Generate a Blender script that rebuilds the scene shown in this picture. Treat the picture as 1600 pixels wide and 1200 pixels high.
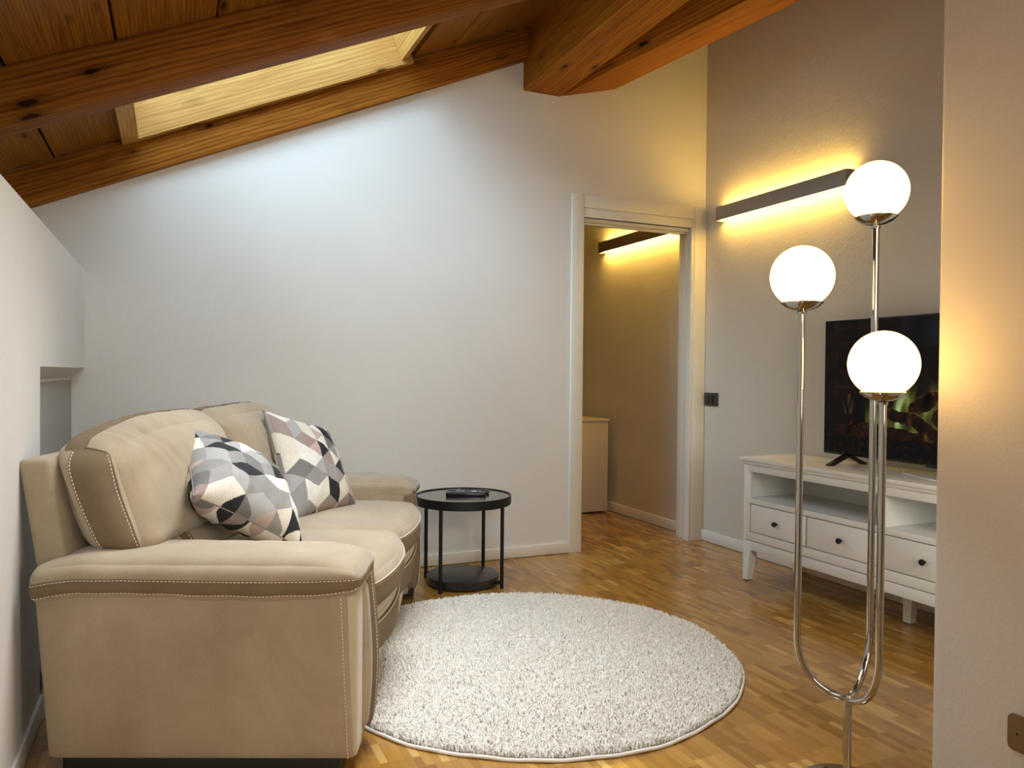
import bpy, bmesh, math, random
import numpy as np
from mathutils import Vector, Matrix, noise as mnoise
random.seed(7); RNG = np.random.default_rng(7)
SC = bpy.context.scene; COL = SC.collection
for o in list(bpy.data.objects): bpy.data.objects.remove(o)

# ------------------------------------------------------------------ camera
F_PX, YAW, PITCH, ROLL, EYE = 1198.4, math.radians(23.912), math.radians(.758), math.radians(.516), 1.08
s_, c_ = math.sin(YAW), math.cos(YAW)
fw = Vector((s_*math.cos(PITCH), c_*math.cos(PITCH), -math.sin(PITCH)))
r0 = Vector((c_, -s_, 0)); u0 = r0.cross(fw)
rt = math.cos(ROLL)*r0 + math.sin(ROLL)*u0; up = -math.sin(ROLL)*r0 + math.cos(ROLL)*u0
cd = bpy.data.cameras.new('camera'); cam = bpy.data.objects.new('camera', cd); COL.objects.link(cam)
cd.sensor_width = 36; cd.lens = F_PX/1600*36; cd.clip_start = .05
cam.matrix_world = Matrix(((rt.x, up.x, -fw.x, 0), (rt.y, up.y, -fw.y, 0), (rt.z, up.z, -fw.z, EYE), (0, 0, 0, 1)))
SC.camera = cam

# ------------------------------------------------------------------ light
SC.view_settings.view_transform = 'Standard'; SC.view_settings.look = 'None'
SC.view_settings.gamma = 1; SC.view_settings.use_curve_mapping = False
SC.view_settings.exposure = 0.2
GLOBE_W, LED_W, SKY_W, SUN_W = 6.4, 38.0, 5.0, 3.6
w = bpy.data.worlds.new('sky'); SC.world = w; w.use_nodes = True
bg = w.node_tree.nodes['Background']; bg.inputs[0].default_value = (.52, .76, 1.0, 1); bg.inputs[1].default_value = SKY_W
def lamp(name, kind, loc, direction, energy, color, **kw):
    l = bpy.data.lights.new(name, kind); l.energy = energy; l.color = color
    for k, v in kw.items(): setattr(l, k, v)
    o = bpy.data.objects.new(name, l); COL.objects.link(o); o.location = loc
    o.rotation_euler = Vector(direction).to_track_quat('-Z', 'Y').to_euler(); return o
lamp('hazy_sun', 'SUN', (-3, 3, 6), (.79, .30, -.66), SUN_W, (.60, .81, 1.0), angle=math.radians(38))
# added fills behind the camera and in the alcove
lamp('rear_side_fill', 'AREA', (1.62, -.65, 1.45), (-.88, .55, -.08), 28, (1.0, .97, .87), shape='RECTANGLE', size=1.3, size_y=1.2)  # unseen fill added to brighten the left wall and sofa
lamp('rear_top_fill', 'AREA', (.7, -.9, 2.1), (-.1, .35, -1), 3, (1.0, .86, .62), shape='DISK', size=.5)  # unseen warm fill from above, added without a ceiling lamp
lamp('back_wall_fill', 'AREA', (.2, -1.2, 1.9), (.15, 1, -.17), 4.5, (1.0, .98, .92), shape='RECTANGLE', size=.9, size_y=.9, spread=math.radians(50))  # added fill for the lower part of the back wall
lamp('alcove_fill', 'AREA', (2.15, .55, 1.0), (.62, .75, -.22), 5, (1.0, .98, .88), shape='RECTANGLE', size=.6, size_y=.8, spread=math.radians(85))  # added fill for the bench, standing for daylight past the near wall
# daylight of the second skylight, in the roof above the near end of the rug
lamp('near_skylight_light', 'AREA', (.72, 2.18, 2.34), (-.10, .04, -1), 19, (.90, .95, 1.0), shape='RECTANGLE', size=1.1, size_y=.85, spread=math.radians(100))

# ------------------------------------------------------------------ helpers
def link(o, parent=None):
    COL.objects.link(o)
    if parent is not None: o.parent = parent
    return o
def tag(o, label=None, cat=None, group=None, kind=None):
    if label: o['label'] = label
    if cat: o['category'] = cat
    if group: o['group'] = group
    if kind: o['kind'] = kind
    return o
def empty(name, loc=(0, 0, 0), rz=0, label=None, cat=None, group=None):
    o = bpy.data.objects.new(name, None); link(o); o.empty_display_size = .1
    o.location = loc; o.rotation_euler = (0, 0, rz); return tag(o, label, cat, group)
def smooth(me, ang=40):
    me.polygons.foreach_set('use_smooth', [True]*len(me.polygons))
    try: me.set_sharp_from_angle(angle=math.radians(ang))
    except Exception: pass
def obj(name, bm, m, parent=None, sm=None):
    me = bpy.data.meshes.new(name)
    bmesh.ops.recalc_face_normals(bm, faces=bm.faces)
    bm.to_mesh(me); bm.free()
    if sm is not None: smooth(me, sm)
    if m: me.materials.append(m)
    return link(bpy.data.objects.new(name, me), parent)
def pyobj(name, V, Fc, m, parent=None, sm=None):
    me = bpy.data.meshes.new(name); me.from_pydata([tuple(map(float, v)) for v in V], [], [tuple(map(int, f)) for f in Fc])
    if sm is not None: smooth(me, sm)
    if m: me.materials.append(m)
    return link(bpy.data.objects.new(name, me), parent)
def tri_mesh(name, V, T, m, parent=None):
    me = bpy.data.meshes.new(name); me.vertices.add(len(V)); me.vertices.foreach_set('co', np.asarray(V, np.float32).ravel())
    T = np.asarray(T, np.int32); k = T.shape[1]
    me.loops.add(T.size); me.loops.foreach_set('vertex_index', T.ravel())
    me.polygons.add(len(T)); me.polygons.foreach_set('loop_start', np.arange(0, T.size, k, dtype=np.int32))
    me.update(calc_edges=True); me.validate()
    if m: me.materials.append(m)
    return link(bpy.data.objects.new(name, me), parent)
def BM(): return bmesh.new()
def box(bm, x0, x1, y0, y1, z0, z1, bev=0, seg=2, M=None):
    r = bmesh.ops.create_cube(bm, size=1)['verts']
    for v in r:
        v.co = Vector(((x0+x1)/2+v.co.x*(x1-x0), (y0+y1)/2+v.co.y*(y1-y0), (z0+z1)/2+v.co.z*(z1-z0)))
        if M is not None: v.co = M @ v.co
    if bev:
        e = list({e for v in r for e in v.link_edges})
        bmesh.ops.bevel(bm, geom=e, offset=bev, segments=seg, affect='EDGES', profile=.5)
    return bm
def prism(bm, pts, fn, d0, d1, bev=0):
    """closed outline pts (a,b) extruded d0..d1; fn(a,b,d)->xyz"""
    A = [bm.verts.new(fn(a, b, d0)) for a, b in pts]; B = [bm.verts.new(fn(a, b, d1)) for a, b in pts]
    n = len(pts); fs = [bm.faces.new(A), bm.faces.new(B[::-1])]
    for i in range(n): fs.append(bm.faces.new((A[i], B[i], B[(i+1) % n], A[(i+1) % n])))
    if bev:
        bmesh.ops.bevel(bm, geom=list({e for f in fs for e in f.edges}), offset=bev, segments=2, affect='EDGES', profile=.5)
    return bm
def tube(bm, pts, r, n=12, cap=True, closed=False):
    pts = [Vector(p) for p in pts]; rings = []; N = len(pts)
    t0 = (pts[1]-pts[0]).normalized(); a = t0.orthogonal().normalized()
    for i, p in enumerate(pts):
        if closed: t = (pts[(i+1) % N]-pts[i-1]).normalized()
        else: t = (pts[min(i+1, N-1)]-pts[max(i-1, 0)]).normalized()
        a = (a-t*a.dot(t)).normalized(); b = t.cross(a)
        rr = r[i] if isinstance(r, (list, tuple)) else r
        rings.append([bm.verts.new(p+rr*(math.cos(2*math.pi*k/n)*a+math.sin(2*math.pi*k/n)*b)) for k in range(n)])
    for i in range(N if closed else N-1):
        A, B = rings[i], rings[(i+1) % N]
        for k in range(n): bm.faces.new((A[k], A[(k+1) % n], B[(k+1) % n], B[k]))
    if cap and not closed: bm.faces.new(rings[0][::-1]); bm.faces.new(rings[-1])
    return bm
def lathe(bm, prof, cx=0, cy=0, n=48, cz=0):
    rings = []
    for r, z in prof:
        if r < 1e-6: rings.append([bm.verts.new((cx, cy, cz+z))])
        else: rings.append([bm.verts.new((cx+r*math.cos(2*math.pi*k/n), cy+r*math.sin(2*math.pi*k/n), cz+z)) for k in range(n)])
    for A, B in zip(rings, rings[1:]):
        for k in range(n):
            q = [A[k % len(A)], A[(k+1) % len(A)], B[(k+1) % len(B)], B[k % len(B)]]
            q = list(dict.fromkeys(q))
            if len(q) > 2: bm.faces.new(q)
    return bm

# ------------------------------------------------------------------ materials
class NT:
    def __init__(s, name):
        s.m = bpy.data.materials.new(name); s.m.use_nodes = True; s.t = s.m.node_tree; s.N = s.t.nodes; s.L = s.t.links
        s.b = s.N['Principled BSDF']; s.out = s.N['Material Output']
    def n(s, typ, **kw):
        x = s.N.new(typ)
        for k, v in kw.items():
            if k[0] == 'i' and k[1:].isdigit(): x.inputs[int(k[1:])].default_value = v
            else: setattr(x, k, v)
        return x
    def l(s, a, b): s.L.new(a, b)
    def ramp(s, src, stops, interp='LINEAR'):
        r = s.n('ShaderNodeValToRGB'); r.color_ramp.interpolation = interp; e = r.color_ramp.elements
        while len(e) < len(stops): e.new(.5)
        for k, (p, c) in enumerate(stops): e[k].position = p; e[k].color = (*c, 1) if len(c) == 3 else c
        s.l(src, r.inputs[0]); return r.outputs[0]
    def noise(s, vec, scale, detail=4, rough=.55, dist=0):
        x = s.n('ShaderNodeTexNoise'); x.inputs['Scale'].default_value = scale; x.inputs['Detail'].default_value = detail
        x.inputs['Roughness'].default_value = rough; x.inputs['Distortion'].default_value = dist
        if vec is not None: s.l(vec, x.inputs['Vector'])
        return x.outputs['Fac']
    def coord(s, kind='Object', scale=(1, 1, 1), rnd=False):
        if kind == 'World': src = s.n('ShaderNodeNewGeometry').outputs['Position']
        else: src = s.n('ShaderNodeTexCoord').outputs[kind]
        if rnd:
            a = s.n('ShaderNodeVectorMath', operation='ADD'); oi = s.n('ShaderNodeObjectInfo')
            ml = s.n('ShaderNodeMath', operation='MULTIPLY', i1=37.0); s.l(oi.outputs['Random'], ml.inputs[0])
            s.l(src, a.inputs[0]); s.l(ml.outputs[0], a.inputs[1]); src = a.outputs[0]
        mp = s.n('ShaderNodeMapping'); mp.inputs['Scale'].default_value = scale; s.l(src, mp.inputs['Vector']); return mp.outputs[0]
    def bump(s, h, strength=.3, dist=.002):
        x = s.n('ShaderNodeBump'); x.inputs['Strength'].default_value = strength; x.inputs['Distance'].default_value = dist
        s.l(h, x.inputs['Height']); s.l(x.outputs[0], s.b.inputs['Normal']); return x
    def mix(s, fac, a, b, blend='MIX'):
        x = s.n('ShaderNodeMix', data_type='RGBA', blend_type=blend)
        for i, v in ((0, fac), (6, a), (7, b)):
            if isinstance(v, (int, float)): x.inputs[i].default_value = v
            elif isinstance(v, tuple): x.inputs[i].default_value = (*v, 1)
            else: s.l(v, x.inputs[i])
        return x.outputs[2]
def plain(name, col, rough=.5, metal=0, emit=None, es=0, var=0.0, vs=6, bump=0, bs=200, spec=None, coat=0):
    k = NT(name); b = k.b
    b.inputs['Base Color'].default_value = (*col, 1); b.inputs['Roughness'].default_value = rough; b.inputs['Metallic'].default_value = metal
    if spec is not None: b.inputs['Specular IOR Level'].default_value = spec
    if coat: b.inputs['Coat Weight'].default_value = coat; b.inputs['Coat Roughness'].default_value = .08
    if emit: b.inputs['Emission Color'].default_value = (*emit, 1); b.inputs['Emission Strength'].default_value = es
    if var or bump:
        co = k.coord()
        if var:
            f = k.noise(co, vs, 5); k.l(k.ramp(f, [(.3, tuple(x*(1-var) for x in col)), (.7, tuple(min(1, x*(1+var)) for x in col))]), b.inputs['Base Color'])
        if bump: k.bump(k.noise(co, bs, 4), bump, .001)
    return k.m
def plaster(name, col, strength=.35, sc=70):
    k = NT(name); co = k.coord('World')
    f = k.noise(co, 3.0, 4); k.l(k.ramp(f, [(.3, tuple(x*.965 for x in col)), (.7, col)]), k.b.inputs['Base Color'])
    k.b.inputs['Roughness'].default_value = .75
    a = k.noise(co, sc, 5, .65); b = k.noise(co, 9, 3); m = k.n('ShaderNodeMath', operation='MULTIPLY_ADD', i1=1.0)
    k.l(a, m.inputs[0]); k.l(b, m.inputs[2]); k.bump(m.outputs[0], strength, .004); return k.m
def wood(name, dark, mid, light, rough=.38, gs=1.0, knots=True):
    k = NT(name)
    co = k.coord('Object', (.7*gs, 9*gs, 9*gs), True); f = k.noise(co, 2.2, 6, .6, .8)
    co2 = k.coord('Object', (1.6*gs, 60*gs, 60*gs), True); g = k.noise(co2, 1.6, 3, .6)
    co3 = k.coord('Object', (.35*gs, 2.2*gs, 2.2*gs), True)
    wv = k.n('ShaderNodeTexWave', wave_type='RINGS', rings_direction='X'); wv.inputs['Scale'].default_value = 11; wv.inputs['Distortion'].default_value = 6
    wv.inputs['Detail'].default_value = 2; wv.inputs['Detail Scale'].default_value = .7; k.l(co3, wv.inputs['Vector'])
    c = k.ramp(f, [(.28, dark), (.5, mid), (.75, light)])
    c = k.mix(.42, c, k.ramp(wv.outputs['Fac'], [(.1, dark), (.6, light)]))
    c = k.mix(.35, c, k.ramp(g, [(.35, dark), (.6, light)]))
    if knots:
        kc = k.coord('Object', (3.0*gs, 9*gs, 9*gs), True); vo = k.n('ShaderNodeTexVoronoi'); vo.inputs['Scale'].default_value = 1.0
        k.l(kc, vo.inputs['Vector'])
        kd = k.n('ShaderNodeMath', operation='ADD'); kn = k.noise(kc, 6, 3); sc = k.n('ShaderNodeMath', operation='MULTIPLY', i1=.14)
        k.l(kn, sc.inputs[0]); k.l(vo.outputs['Distance'], kd.inputs[0]); k.l(sc.outputs[0], kd.inputs[1])
        fac = k.ramp(kd.outputs[0], [(.15, (1, 1, 1)), (.18, (.45, .45, .45)), (.32, (0, 0, 0))])
        c = k.mix(fac, c, tuple(x*.28 for x in dark))
    k.l(c, k.b.inputs['Base Color']); k.b.inputs['Roughness'].default_value = rough; k.b.inputs['Specular IOR Level'].default_value = .10
    k.bump(g, .12, .001); return k.m

M = {}
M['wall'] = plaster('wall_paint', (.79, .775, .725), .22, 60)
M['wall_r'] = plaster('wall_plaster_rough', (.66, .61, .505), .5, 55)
M['wall_n'] = plaster('wall_near_plaster', (.74, .69, .61), .35, 90)
M['trim'] = plain('white_trim', (.82, .80, .70), .35)
M['skirt'] = plain('skirting_white', (.84, .80, .73), .3)
M['rafter'] = wood('rafter_pine', (.11, .027, .002), (.31, .096, .007), (.50, .195, .022), .62)
M['rafter_shaded'] = wood('rafter_pine_shaded', (.085, .020, .002), (.22, .064, .006), (.38, .145, .018), .62)  # the rafter pine again, darkened so its colour carries the shade
M['beam'] = wood('beam_pine', (.11, .028, .002), (.32, .098, .005), (.52, .19, .012), .62)
M['board'] = wood('board_pine', (.12, .036, .004), (.24, .084, .010), (.37, .150, .022), .36, 1.3)
M['lining'] = wood('lining_pine', (.34, .14, .028), (.50, .255, .065), (.64, .37, .11), .42)
M['dark_gap'] = plain('dark_gap', (.012, .006, .003), .8)
M['white'] = plain('white_lacquer', (.80, .80, .76), .3)
M['black'] = plain('black_metal', (.008, .008, .008), .42, spec=.3)
M['black_top'] = plain('black_tabletop', (.035, .036, .034), .14, coat=.6, var=.1)
M['black_shelf'] = plain('black_lower_shelf', (.022, .022, .021), .3, var=.5, vs=14)
M['chrome'] = plain('chrome', (.47, .46, .445), .06, 1.0)
M['globe'] = plain('opal_globe', (1, .95, .88), .3, emit=(1.0, .575, .155), es=GLOBE_W)
M['led'] = plain('led_strip', (1, .8, .4), .4, emit=(1.0, .62, .13), es=LED_W)
M['sconce'] = plain('sconce_grey', (.34, .30, .26), .5)
M['sconce_dark'] = plain('sconce_brown', (.16, .11, .075), .5)
M['plug'] = plain('black_plastic', (.01, .011, .01), .3)
M['plug2'] = plain('dark_frame_plastic', (.05, .05, .045), .35)
M['bronze'] = plain('bronze_plate', (.20, .14, .06), .4, .3)
M['tv'] = plain('tv_black', (.006, .006, .006), .22)
M['knob'] = plain('dark_knob', (.02, .018, .015), .3, .6)
M['foot'] = plain('black_foot', (.008, .008, .008), .5)
M['rubber'] = plain('grey_glide', (.12, .11, .1), .6)
def suede(name, col, dark, sc=3.0, bump=.35, sheen=.3):
    k = NT(name); co = k.coord(); f = k.noise(co, sc, 6, .6, .3); g = k.noise(co, 260, 3, .6); h = k.noise(co, 28, 5, .6)
    c = k.ramp(f, [(.3, dark), (.68, col)]); c = k.mix(.18, c, k.ramp(g, [(.3, dark), (.7, tuple(min(1, x*1.15) for x in col))]))
    k.l(c, k.b.inputs['Base Color']); k.b.inputs['Roughness'].default_value = .85
    k.b.inputs['Sheen Weight'].default_value = sheen; k.b.inputs['Sheen Roughness'].default_value = .5; k.b.inputs['Sheen Tint'].default_value = (*([min(1, x*2) for x in col] if sheen < .2 else (.95, .95, 1)), 1); k.b.inputs['Specular IOR Level'].default_value = .25
    m = k.n('ShaderNodeMath', operation='MULTIPLY_ADD', i1=.35); k.l(g, m.inputs[0]); k.l(h, m.inputs[2])
    k.bump(m.outputs[0], bump, .0015); return k.m
M['suede'] = suede('suede_beige', (.43, .35, .235), (.28, .215, .137))
M['suede_l'] = suede('suede_light', (.60, .52, .37), (.48, .40, .27))
M['suede_d'] = suede('suede_taupe', (.20, .145, .088), (.15, .105, .062), 6, .3, .12)
M['thread'] = plain('thread_cream', (.80, .70, .52), .7)
M['thread_d'] = plain('thread_brown', (.09, .055, .035), .7)
k = NT('cushion_print'); at = k.n('ShaderNodeAttribute', attribute_name='print'); co = k.coord()
g = k.noise(k.coord('Object', (60, 400, 60)), 1.5, 3); 
k.l(k.mix(.35, at.outputs['Color'], k.mix(1.0, at.outputs['Color'], k.ramp(g, [(.3, (.55, .55, .55)), (.7, (1, 1, 1))]), 'MULTIPLY')), k.b.inputs['Base Color'])
k.b.inputs['Roughness'].default_value = .85; k.bump(k.noise(co, 350, 3), .3, .001); M['print'] = k.m
k = NT('rug_pile'); co = k.coord(); k.l(k.ramp(k.noise(co, 90, 3), [(.3, (.66, .61, .52)), (.62, (.93, .90, .84))]), k.b.inputs['Base Color'])
k.b.inputs['Roughness'].default_value = .9; k.b.inputs['Sheen Weight'].default_value = .3; M['pile'] = k.m
M['rug_edge'] = plain('rug_binding', (.78, .74, .68), .85, bump=.5, bs=300)
M['rug_base'] = plain('rug_backing', (.50, .46, .39), .9)
k = NT('parquet_oak'); at = k.n('ShaderNodeAttribute', attribute_name='tone'); co = k.coord('World', (60, 5, 5))
gr = k.noise(co, 3, 5, .65, .4); c = k.ramp(at.outputs['Fac'], [(0, (.24, .108, .018)), (.35, (.36, .180, .032)), (.7, (.46, .245, .050)), (1, (.60, .37, .11))])
c = k.mix(.55, c, k.ramp(gr, [(.3, (.74, .68, .60)), (.7, (1, 1, 1))]), 'MULTIPLY')
k.l(c, k.b.inputs['Base Color']); k.b.inputs['Roughness'].default_value = .20
k.b.inputs['Coat Weight'].default_value = .25; k.b.inputs['Coat Roughness'].default_value = .12
k.bump(k.noise(k.coord('World'), 14, 3), .05, .002); M['parquet'] = k.m
k = NT('screen_picture'); at = k.n('ShaderNodeAttribute', attribute_name='picture'); k.l(at.outputs['Color'], k.b.inputs['Emission Color'])
k.b.inputs['Emission Strength'].default_value = 1.0; k.b.inputs['Base Color'].default_value = (.004, .004, .004, 1); k.b.inputs['Roughness'].default_value = .4; k.b.inputs['Specular IOR Level'].default_value = .05; M['screen'] = k.m
k = NT('skylight_glass'); tr = k.n('ShaderNodeBsdfTransparent'); gl = k.n('ShaderNodeBsdfGlossy'); gl.inputs['Roughness'].default_value = .02
fr = k.n('ShaderNodeMixShader'); fr.inputs[0].default_value = .08; k.l(tr.outputs[0], fr.inputs[1]); k.l(gl.outputs[0], fr.inputs[2]); k.l(fr.outputs[0], k.out.inputs[0]); M['glass'] = k.m

# ------------------------------------------------------------------ setting
YA, XB, XC, XN, YN = 4.094, 3.191, -.375, 1.75, 1.325     # back wall, right wall, left wall, near right wall face and its end
def roofz(x): return 2.0725+.4417*x
def struct(o): o['kind'] = 'structure'; return o
bm = BM(); box(bm, -.9, XB+.2, -2.8, 6.7, -.06, -.0022)
floor = struct(obj('floor', bm, M['dark_gap']))
# parquet: mosaic blocks of five strips, all laid the same way
SW, SL, G = .0232, .117, .00022
strips = []
ncol = int((XB+.45)/(5*SW))+1
for ci in range(ncol):
    x0 = -.40+ci*5*SW; off = random.choice([0, .25, .5, .75])*SL+random.uniform(-.004, .004)
    y = -2.7-off
    while y < 6.6:
        bt = random.gauss(.45, .10)
        for j in range(5):
            xa = x0+j*SW
            if xa+SW < XB+.1: strips.append((xa, y, min(1, max(.10, bt+random.gauss(0, .20)+(.25 if random.random() < .09 else 0)))))
        y += SL
def camxy(x, y): return x*c_-y*s_, x*s_+y*c_
def vis(x, y):
    X, Z = camxy(x, y)
    if Z < .5 or abs(X/Z*F_PX) > 800 or EYE/Z*F_PX > 640: return None
    if (x-1.243)**2+(y-2.632)**2 < .80**2 or x > XN+max(0, (y-YN))*1.32: return None
    du, dv = x+.30, y-2.313; uu, vv = du*.92-dv*.392, du*.392+dv*.92
    if uu < .80 and -.0 < vv < 1.8: return None
    if X/Z*F_PX < -740: return None
    return Z
cand = sorted([(vis(x+SW/2, y+SL/2), i) for i, (x, y, t) in enumerate(strips) if vis(x+SW/2, y+SL/2)])[:300]
near = {i for _, i in cand}
tm = []
for q in range(16):
    bm = BM(); box(bm, 0, SW-G, 0, SL-G, -.0022, 0); me = bpy.data.meshes.new('parquet_strip'); bm.to_mesh(me); bm.free()
    a = me.attributes.new('tone', 'FLOAT', 'FACE'); a.data.foreach_set('value', [q/15]*len(me.polygons)); me.materials.append(M['parquet']); tm.append(me)
VV, FF, TT = [], [], []
for i, (x, y, t) in enumerate(strips):
    if i in near:
        o = bpy.data.objects.new('parquet_strip', tm[int(round(t*15))]); link(o, floor); o.location = (x, y, random.uniform(0, .00012))
    else:
        b0 = len(VV); x1, y1 = x+SW-G, y+SL-G
        VV += [(x, y, 0), (x1, y, 0), (x1, y1, 0), (x, y1, 0), (x, y, -.0022), (x1, y, -.0022), (x1, y1, -.0022), (x, y1, -.0022)]
        FF += [(b0, b0+1, b0+2, b0+3), (b0, b0+4, b0+5, b0+1), (b0+1, b0+5, b0+6, b0+2), (b0+2, b0+6, b0+7, b0+3), (b0+3, b0+7, b0+4, b0)]
        TT += [t]*5
o = pyobj('parquet_strips', VV, FF, M['parquet'], floor); o['kind'] = 'stuff'
a = o.data.attributes.new('tone', 'FLOAT', 'FACE'); a.data.foreach_set('value', TT)

DX0, DX1, DZ = 2.272, 3.098, 2.035   # door opening
bm = BM()
box(bm, -1.3, DX0, YA, YA+.13, 0, 3.9); box(bm, DX0, DX1, YA, YA+.13, DZ, 3.9); box(bm, DX1, XB+.001, YA, YA+.13, 0, 3.9)
struct(obj('wall_back', bm, M['wall']))
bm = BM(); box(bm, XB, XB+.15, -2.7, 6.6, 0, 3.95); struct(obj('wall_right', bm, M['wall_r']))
# low wall on the left: flat top, with a shallow recess whose head slopes down
bm = BM(); SLX = XC-.055
box(bm, -.75, XC, -2.7, 2.775, 0, 1.545)
prism(bm, [(XC, 1.09), (XC, 1.545), (-.75, 1.545), (-.75, 1.0), (SLX, 1.045)], lambda a, b, d: (a, d, b), 2.775, YA)
box(bm, -.75, SLX, 2.775, YA, 0, 1.05)
struct(obj('wall_left', bm, M['wall']))
bm = BM(); box(bm, SLX, SLX+.004, 2.78, YA-.022, .0, 1.035); o = obj('recess_shade', bm, plain('recess_shade_grey', (.40, .385, .35), .6), bpy.data.objects['wall_left'])  # thin grey sheet: the shade inside the recess, put into its colour
bm = BM(); box(bm, -1.25, -1.15, -2.7, YA, 0, 1.9); struct(obj('wall_knee', bm, M['wall']))
bm = BM(); box(bm, XN, XN+.16, -2.7, YN, 0, 3.2, .012, 3); struct(obj('wall_near_right', bm, M['wall_n'], None, 30))
bm = BM(); box(bm, -1.25, XB+.1, -2.85, -2.7, 0, 3.9); struct(obj('wall_rear', bm, M['wall']))
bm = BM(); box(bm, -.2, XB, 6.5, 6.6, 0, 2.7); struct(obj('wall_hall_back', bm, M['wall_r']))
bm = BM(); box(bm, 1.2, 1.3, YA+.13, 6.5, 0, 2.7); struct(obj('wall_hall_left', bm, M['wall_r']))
bm = BM(); box(bm, 1.2, XB, YA+.13, 6.5, 2.65, 2.72); struct(obj('ceiling_hall', bm, M['wall']))
def skirt(name, x0, x1, y0, y1, h=.066):
    bm = BM(); box(bm, x0, x1, y0, y1, .002, h, .004, 2); return struct(obj(name, bm, M['skirt'], None, 30))
skirt('baseboard_back', -.43, 2.196, YA-.012, YA)
skirt('baseboard_right', XB-.012, XB, -2.7, YA, .072)
skirt('baseboard_left', XC, XC+.012, -2.7, 2.775)
skirt('baseboard_hall', XB-.012, XB, YA+.15, 6.5, .072)

# door frame
door = struct(empty('door_1'))
bm = BM(); box(bm, 2.196, DX0+.006, YA-.014, YA, 0, 2.172, .003); obj('casing_left', bm, M['trim'], door, 30)['label'] = 'left upright casing board'
bm = BM(); box(bm, 3.098, XB-.002, YA-.014, YA, 0, 2.172, .003); obj('casing_right', bm, M['trim'], door, 30)
bm = BM(); box(bm, DX0+.006, 3.098, YA-.014, YA, 2.092, 2.172, .003); obj('casing_head', bm, M['trim'], door, 30)
bm = BM(); box(bm, DX0+.0065, 3.098, YA-.009, YA+.02, 2.035, 2.0915, .003); box(bm, DX0, DX1, YA+.02, YA+.145, 2.015, 2.035, .003)
box(bm, DX0, DX1, YA+.06, YA+.075, 2.005, 2.015, .002); obj('jamb_head', bm, M['trim'], door, 30)
bm = BM(); box(bm, DX0-.001, DX0+.012, YA-.004, YA+.145, 0, 2.035, .002); obj('jamb_left', bm, M['trim'], door, 30)
bm = BM(); box(bm, 3.075, 3.0985, YA-.009, YA+.05, 0, 2.035, .003); box(bm, 3.102, 3.12, YA+.05, YA+.075, 0, 2.02, .001); box(bm, 3.092, 3.12, YA+.075, YA+.145, 0, 2.02, .004)
obj('jamb_right', bm, M['trim'], door, 30)
bm = BM(); box(bm, 3.10, XB-.014, YA+.145, YA+.16, 0, 2.09, .003); obj('casing_hall', bm, M['trim'], door, 30)

# ------------------------------------------------------------------ sloping timber ceiling
SX0, SX1, SY0, SY1 = -.088, 1.175, 3.06, 3.985
ang = math.atan(.4417); cs = math.cos(ang)
def slab(bm, x0, x1, y0, y1, o0, o1, bev=0):
    return prism(bm, [(x0, o0), (x1, o0), (x1, o1), (x0, o1)], lambda a, b, d: (a, d, roofz(a)+b), y0, y1, bev)
bm = BM()
for a in ((-1.4, SX0-.14, -2.8, 4.3), (SX0-.14, SX1-.07, -2.8, SY0-.02), (SX0-.14, SX1-.07, SY1+.035, 4.3), (SX1-.07, 3.5, -2.8, 4.3)): slab(bm, *a, .213, .40)
ceiling = struct(obj('ceiling', bm, M['dark_gap']))
def local_wood(name, p0, p1, wdt, hgt, m, parent=None, roll=0.0, bev=.004, shape=None):
    """timber from p0 to p1 (centre of the underside), local x along it"""
    p0, p1 = Vector(p0), Vector(p1); L = (p1-p0).length; x = (p1-p0).normalized(); y = Vector((0, 0, 1)).cross(x).normalized(); z = x.cross(y)
    if roll: y, z = y*math.cos(roll)+z*math.sin(roll), z*math.cos(roll)-y*math.sin(roll)
    bm = BM(); box(bm, 0, L, -wdt/2, wdt/2, 0, hgt, bev, 2)
    if shape: shape(bm)
    o = obj(name, bm, m, parent, 30)
    R = Matrix((x, y, z)).transposed().to_4x4(); R.translation = p0; o.matrix_world = R; return o
seams = [-.49+.3155*k for k in range(-3, 12)]
SH = cs
for a, b in zip(seams, seams[1:]):
    x0, x1 = a+.004, b-.004
    segs = [(-2.7, 2.94), (2.94, 4.04)]
    if a > -.3 and b < 1.3: segs = [(-2.7, 3.04)]
    if a < SX1 < b: segs = [(-2.7, 2.94), (2.94, 4.04)]
    for y0, y1 in segs:
        xa = x0; xb = x1
        if y0 > 0 and b > SX1 > a: xa = SX1+.012
        bm = BM(); W = (xb-xa)/cs
        box(bm, 0, y1-y0, -W/2, W/2, 0, .028, .002, 1)
        o = obj('ceiling_board', bm, M['board'], ceiling)
        xm = (xa+xb)/2; tx = Vector((cs, 0, math.sin(ang)))
        X = Vector((0, 1, 0)); Y = -tx; Z = X.cross(Y)
        R = Matrix((X, Y, Z)).transposed().to_4x4(); R.translation = Vector((xm, y0, roofz(xm)+.185)); o.matrix_world = R
def rafter(y0, y1, x0, x1, h, label, m='rafter'):
    o = local_wood('rafter', (x0, (y0+y1)/2, roofz(x0)), (x1, (y0+y1)/2, roofz(x1)), y1-y0, h*cs, M[m])
    return tag(o, label, 'beam')
rafter(YA-.052, YA-.001, -1.25, 1.93, .184, 'orange pine rafter lying along the top of the white back wall')
rafter(2.885, 3.015, -1.25, 1.93, .184, 'pine rafter darkened for shade, crossing the ceiling in front of the skylight', 'rafter_shaded')
rafter(1.55, 1.68, -1.25, 1.93, .184, 'pine rafter overhead nearest the camera, out of the top of the picture')
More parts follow.
